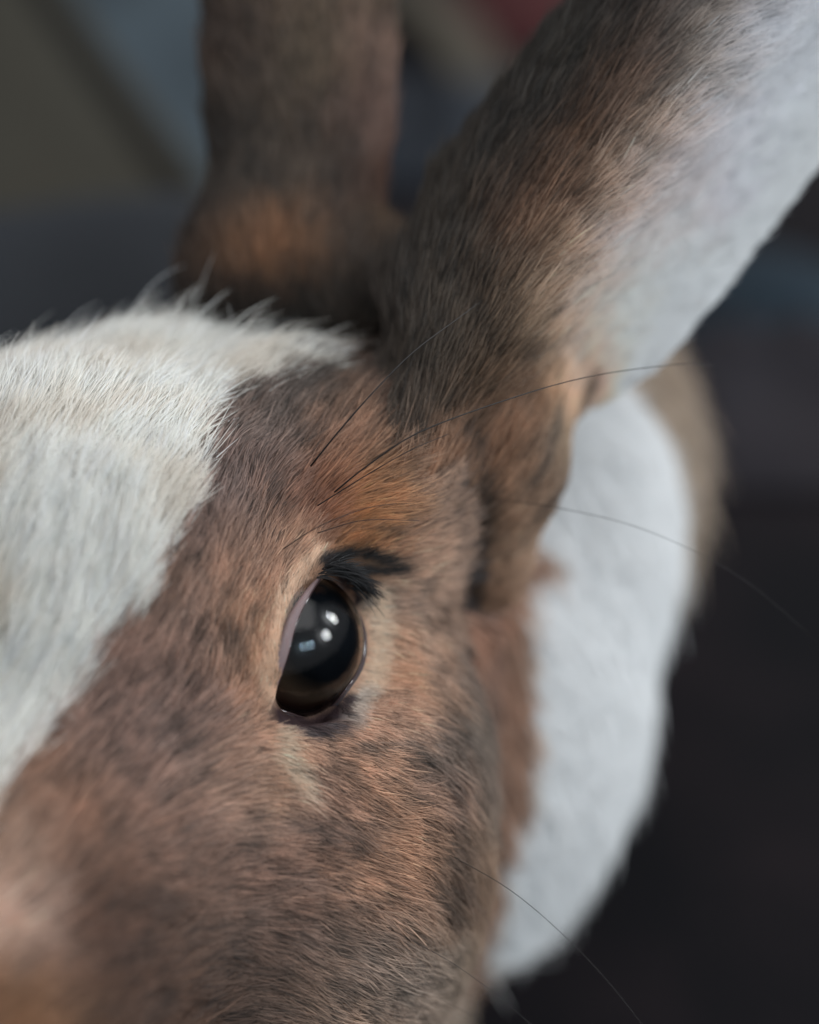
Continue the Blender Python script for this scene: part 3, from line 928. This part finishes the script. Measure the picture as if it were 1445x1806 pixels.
# ------------------------------------------------------------------ what stands behind
def fabric(name, c1, c2, scale=40, rough=.95, bump=.4, weave=900):
    m = principled(name, c1, rough)
    nt, N, L = nodes_of(m); b = N['Principled BSDF']
    b.inputs['Specular IOR Level'].default_value = .15
    tc = N.new('ShaderNodeTexCoord')
    nz = N.new('ShaderNodeTexNoise'); nz.inputs['Scale'].default_value = scale; nz.inputs['Detail'].default_value = 4
    L.new(tc.outputs['Object'], nz.inputs['Vector'])
    cr = N.new('ShaderNodeValToRGB')
    cr.color_ramp.elements[0].position = .35; cr.color_ramp.elements[0].color = (*c1, 1)
    cr.color_ramp.elements[1].position = .65; cr.color_ramp.elements[1].color = (*c2, 1)
    L.new(nz.outputs[0], cr.inputs[0]); L.new(cr.outputs[0], b.inputs['Base Color'])
    n2 = N.new('ShaderNodeTexNoise'); n2.inputs['Scale'].default_value = weave
    L.new(tc.outputs['Object'], n2.inputs['Vector'])
    bp = N.new('ShaderNodeBump'); bp.inputs['Strength'].default_value = bump; bp.inputs['Distance'].default_value = .001
    L.new(n2.outputs[0], bp.inputs['Height']); L.new(bp.outputs[0], b.inputs['Normal'])
    return m

def top(o, label, cat):
    o['label'] = label; o['category'] = cat; return o

# floor: one dark carpet sheet with low soft pile relief
M_FLOOR = fabric('dark_carpet', (.0032, .0030, .0042), (.0080, .0058, .0072), 26)
nf = 120
fx = np.linspace(-3, 3, nf); fy = np.linspace(-1.5, 5, nf)
fv_ = []
for yy in fy:
    for xx in fx:
        fv_.append((xx, yy, 0))
fv_ = np.array(fv_)
fv_[:, 2] = .002 * noise(fv_ * 100, 18)
ff = [(j * nf + i, j * nf + i + 1, (j + 1) * nf + i + 1, (j + 1) * nf + i) for j in range(nf - 1) for i in range(nf - 1)]
fl = mesh_obj('floor', fv_, ff, M_FLOOR, cam_space=False)
fl['kind'] = 'structure'

def floor_point(u, v, h=0.0):
    """world point at height h (m) on the sight line through (u, v)"""
    o = world([0, 0, D]); p = world(V(u, v, 0)); d = p - o
    t = (h - o[2]) / d[2]
    return o + d * t

def pillow(name, mat, loc, size, rot, puff=.35, wrinkle=.004, seed=0, nn=40):
    """a stuffed cushion: two bulging faces meeting at a seam"""
    sx, sy, sz = size
    vs = []; fs = []
    for side in (1, -1):
        for j in range(nn + 1):
            for i in range(nn + 1):
                x = 2 * i / nn - 1; y = 2 * j / nn - 1
                e = (1 - abs(x) ** 3.2) * (1 - abs(y) ** 3.2)
                z = side * (max(e, 0) ** puff)
                pin = 1 - .07 * (abs(x * y) < .55) * (max(abs(x), abs(y)) ** 6) * (1 - min(abs(x), abs(y)) ** 2)
                vs.append((x * sx * pin, y * sy * pin, z * sz))
    vs = np.array(vs)
    vs += (wrinkle * np.stack([noise(vs * 1000 + seed, 60), noise(vs * 1000 + 99 + seed, 60), 1.6 * noise(vs * 1000 + 333 + seed, 45)], 1)) * (np.abs(vs[:, 2:3]) > 1e-6)
    m_ = (nn + 1) ** 2
    for s_ in (0, 1):
        for j in range(nn):
            for i in range(nn):
                q = [s_ * m_ + j * (nn + 1) + i, s_ * m_ + j * (nn + 1) + i + 1, s_ * m_ + (j + 1) * (nn + 1) + i + 1, s_ * m_ + (j + 1) * (nn + 1) + i]
                fs.append(q if s_ == 0 else q[::-1])
    me = bpy.data.meshes.new(name); me.from_pydata([tuple(v) for v in vs], [], fs)
    me.polygons.foreach_set('use_smooth', [True] * len(me.polygons)); me.materials.append(mat)
    import bmesh
    bm = bmesh.new(); bm.from_mesh(me); bmesh.ops.remove_doubles(bm, verts=bm.verts, dist=1e-5); bmesh.ops.recalc_face_normals(bm, faces=bm.faces); bm.to_mesh(me); bm.free()
    o = bpy.data.objects.new(name, me); COL.objects.link(o)
    o.location = loc; o.rotation_euler = rot
    return o

def crumple(name, mat, center, sx, sy, height, seed, folds=1.0, rotz=0, nn=90):
    """a cloth dropped on the floor: ridged folds, thick hem at the edge"""
    vs = []
    for j in range(nn):
        for i in range(nn):
            vs.append((2 * i / (nn - 1) - 1, 2 * j / (nn - 1) - 1, 0))
    vs = np.array(vs, float)
    q = vs * np.array([sx, sy, 0]) * 1000 + seed * 131.7
    ridge = 1 - np.abs(noise(q, 70 / folds)); ridge2 = 1 - np.abs(noise(q + 400, 32 / folds))
    edge = np.clip(1 - np.maximum(np.abs(vs[:, 0]), np.abs(vs[:, 1])) ** 6, 0, 1)
    dome = np.clip(1 - (vs[:, 0] ** 2 + vs[:, 1] ** 2) * .55, 0, 1)
    z = height * dome * edge * (.30 + .55 * ridge ** 2 + .25 * ridge2 ** 2) + .004
    x = vs[:, 0] * sx * (1 + .10 * noise(q + 50, 90)); y = vs[:, 1] * sy * (1 + .10 * noise(q + 950, 90))
    t = np.stack([x, y, z], 1)
    b = t.copy(); b[:, 2] = np.maximum(t[:, 2] - .004, .0005)
    allv = np.concatenate([t, b]); m_ = nn * nn
    fs = []
    for j in range(nn - 1):
        for i in range(nn - 1):
            a = j * nn + i
            fs.append((a, a + 1, a + nn + 1, a + nn)); fs.append((m_ + a, m_ + a + nn, m_ + a + nn + 1, m_ + a + 1))
    for i in range(nn - 1):
        for a, b_ in ((i, i + 1), ((nn - 1) * nn + i + 1, (nn - 1) * nn + i), ((i + 1) * nn, i * nn), (i * nn + nn - 1, (i + 1) * nn + nn - 1)):
            fs.append((a, m_ + a, m_ + b_, b_))
    o = mesh_obj(name, allv, fs, mat, cam_space=False)
    o.location = (center[0], center[1], 0); o.rotation_euler = (0, 0, rotz)
    return o

# olive cushion leaning at the upper left
M_OLIVE = fabric('olive_cotton', (.028, .0265, .021), (.037, .034, .027), 20)
M_PIPE = fabric('dark_piping', (.018, .016, .013), (.022, .02, .016), 20)
M_STEEL = fabric('steel_blue_cloth', (.038, .050, .060), (.046, .060, .070), 12)
M_NAVY = fabric('navy_cloth', (.022, .025, .030), (.032, .035, .040), 14)
M_BLUE = fabric('blue_cloth', (.012, .02, .028), (.022, .032, .042), 20)
M_RED = fabric('dull_red_cloth', (.040, .012, .013), (.055, .018, .018), 20)
M_BEIGE = fabric('beige_webbing', (.055, .048, .038), (.075, .065, .05), 30)
M_CHAR = fabric('charcoal_cloth', (.012, .011, .014), (.022, .019, .022), 15)
M_LILAC = fabric('slate_cloth', (.017, .020, .026), (.026, .029, .035), 20)

def view_place(o, u, v, z, ex, ey, ez):
    """put an object's origin on a view point and turn it (angles about view right / up / back axes)"""
    Rm = Matrix([list(r) for r in R]).to_4x4()
    from mathutils import Euler
    o.matrix_world = Matrix.Translation(Vector(world(V(u, v, z)))) @ Rm @ Euler((math.radians(ex), math.radians(ey), math.radians(ez))).to_matrix().to_4x4()

nt = M_OLIVE.node_tree; N = nt.nodes; L = nt.links
b_ = N['Principled BSDF']; src = b_.inputs['Base Color'].links[0].from_socket
tc = N.new('ShaderNodeTexCoord'); sx_ = N.new('ShaderNodeSeparateXYZ'); L.new(tc.outputs['Object'], sx_.inputs[0])
mr = N.new('ShaderNodeMath'); mr.operation = 'COMPARE'; mr.inputs[1].default_value = .082; mr.inputs[2].default_value = .0045
L.new(sx_.outputs[1], mr.inputs[0])
mxc = N.new('ShaderNodeMix'); mxc.data_type = 'RGBA'; mxc.inputs[7].default_value = (.012, .011, .009, 1)
L.new(mr.outputs[0], mxc.inputs[0]); L.new(src, mxc.inputs[6]); L.new(mxc.outputs[2], b_.inputs['Base Color'])
cush = pillow('cushion', M_OLIVE, (0, 0, 0), (.165, .10, .032), (0, 0, 0), seed=5)
view_place(cush, -284, 511, -3300, -12, 0, -54)
top(cush, 'large olive grey cushion out of focus at the upper left', 'cushion')

steel = crumple('blanket', M_STEEL, floor_point(170, 20)[:2], .13, .28, .05, 3, .6)
top(steel, 'steel blue blanket behind the olive cushion', 'blanket')
navy = pillow('bolster', M_NAVY, (0, 0, 0), (.115, .032, .032), (0, 0, 0), seed=9, wrinkle=.006)
view_place(navy, -400, 640, -2800, 0, 0, 2)
top(navy, 'dark navy bolster low at the left behind the white crown of the head', 'bolster')
blue = crumple('cloth', M_BLUE, floor_point(1345, 560)[:2], .035, .028, .022, 11, 1.3)
top(blue, 'small dark blue cloth on the floor below the near ear', 'cloth')
lil = crumple('cloth', M_LILAC, floor_point(760, 260)[:2], .06, .045, .03, 17, 1.2)
top(lil, 'slate blue cloth seen low between the two ears', 'cloth')
red = crumple('cloth', M_RED, floor_point(940, 40)[:2], .05, .06, .035, 21, 1.2)
top(red, 'dull red cloth at the top between the ears', 'cloth')
ch = crumple('cloth', M_CHAR, floor_point(1390, 740)[:2], .05, .04, .02, 31, 1.2)
top(ch, 'charcoal cloth crumpled on the floor to the right of the back', 'cloth')
# beige strap lying over the floor
p0 = floor_point(720, -20, .01); p1 = floor_point(800, 60, .018); p2 = floor_point(880, 190, .012)
sp_ = spline(np.array([p0 + (p0 - p1), p0, p1, p2]), 30)
vs, fs = [], []
for i, p in enumerate(sp_):
    t = sp_[min(i + 1, len(sp_) - 1)] - sp_[max(i - 1, 0)]; t /= np.linalg.norm(t)
    a = np.cross(t, [0, 0, 1]); a /= np.linalg.norm(a)
    for dx, dz in ((-.012, 0), (.012, 0), (.012, .003), (-.012, .003)):
        vs.append(p + a * dx + np.array([0, 0, dz]))
for i in range(len(sp_) - 1):
    for j in range(4):
        k = (j + 1) % 4; fs.append((i * 4 + j, i * 4 + k, (i + 1) * 4 + k, (i + 1) * 4 + j))
fs += [(0, 1, 2, 3), tuple(len(vs) - 4 + q for q in (3, 2, 1, 0))]
st = mesh_obj('strap', vs, fs, M_BEIGE, smooth=False, cam_space=False)
top(st, 'blurred beige strap running diagonally between the ears', 'strap')
print('done')
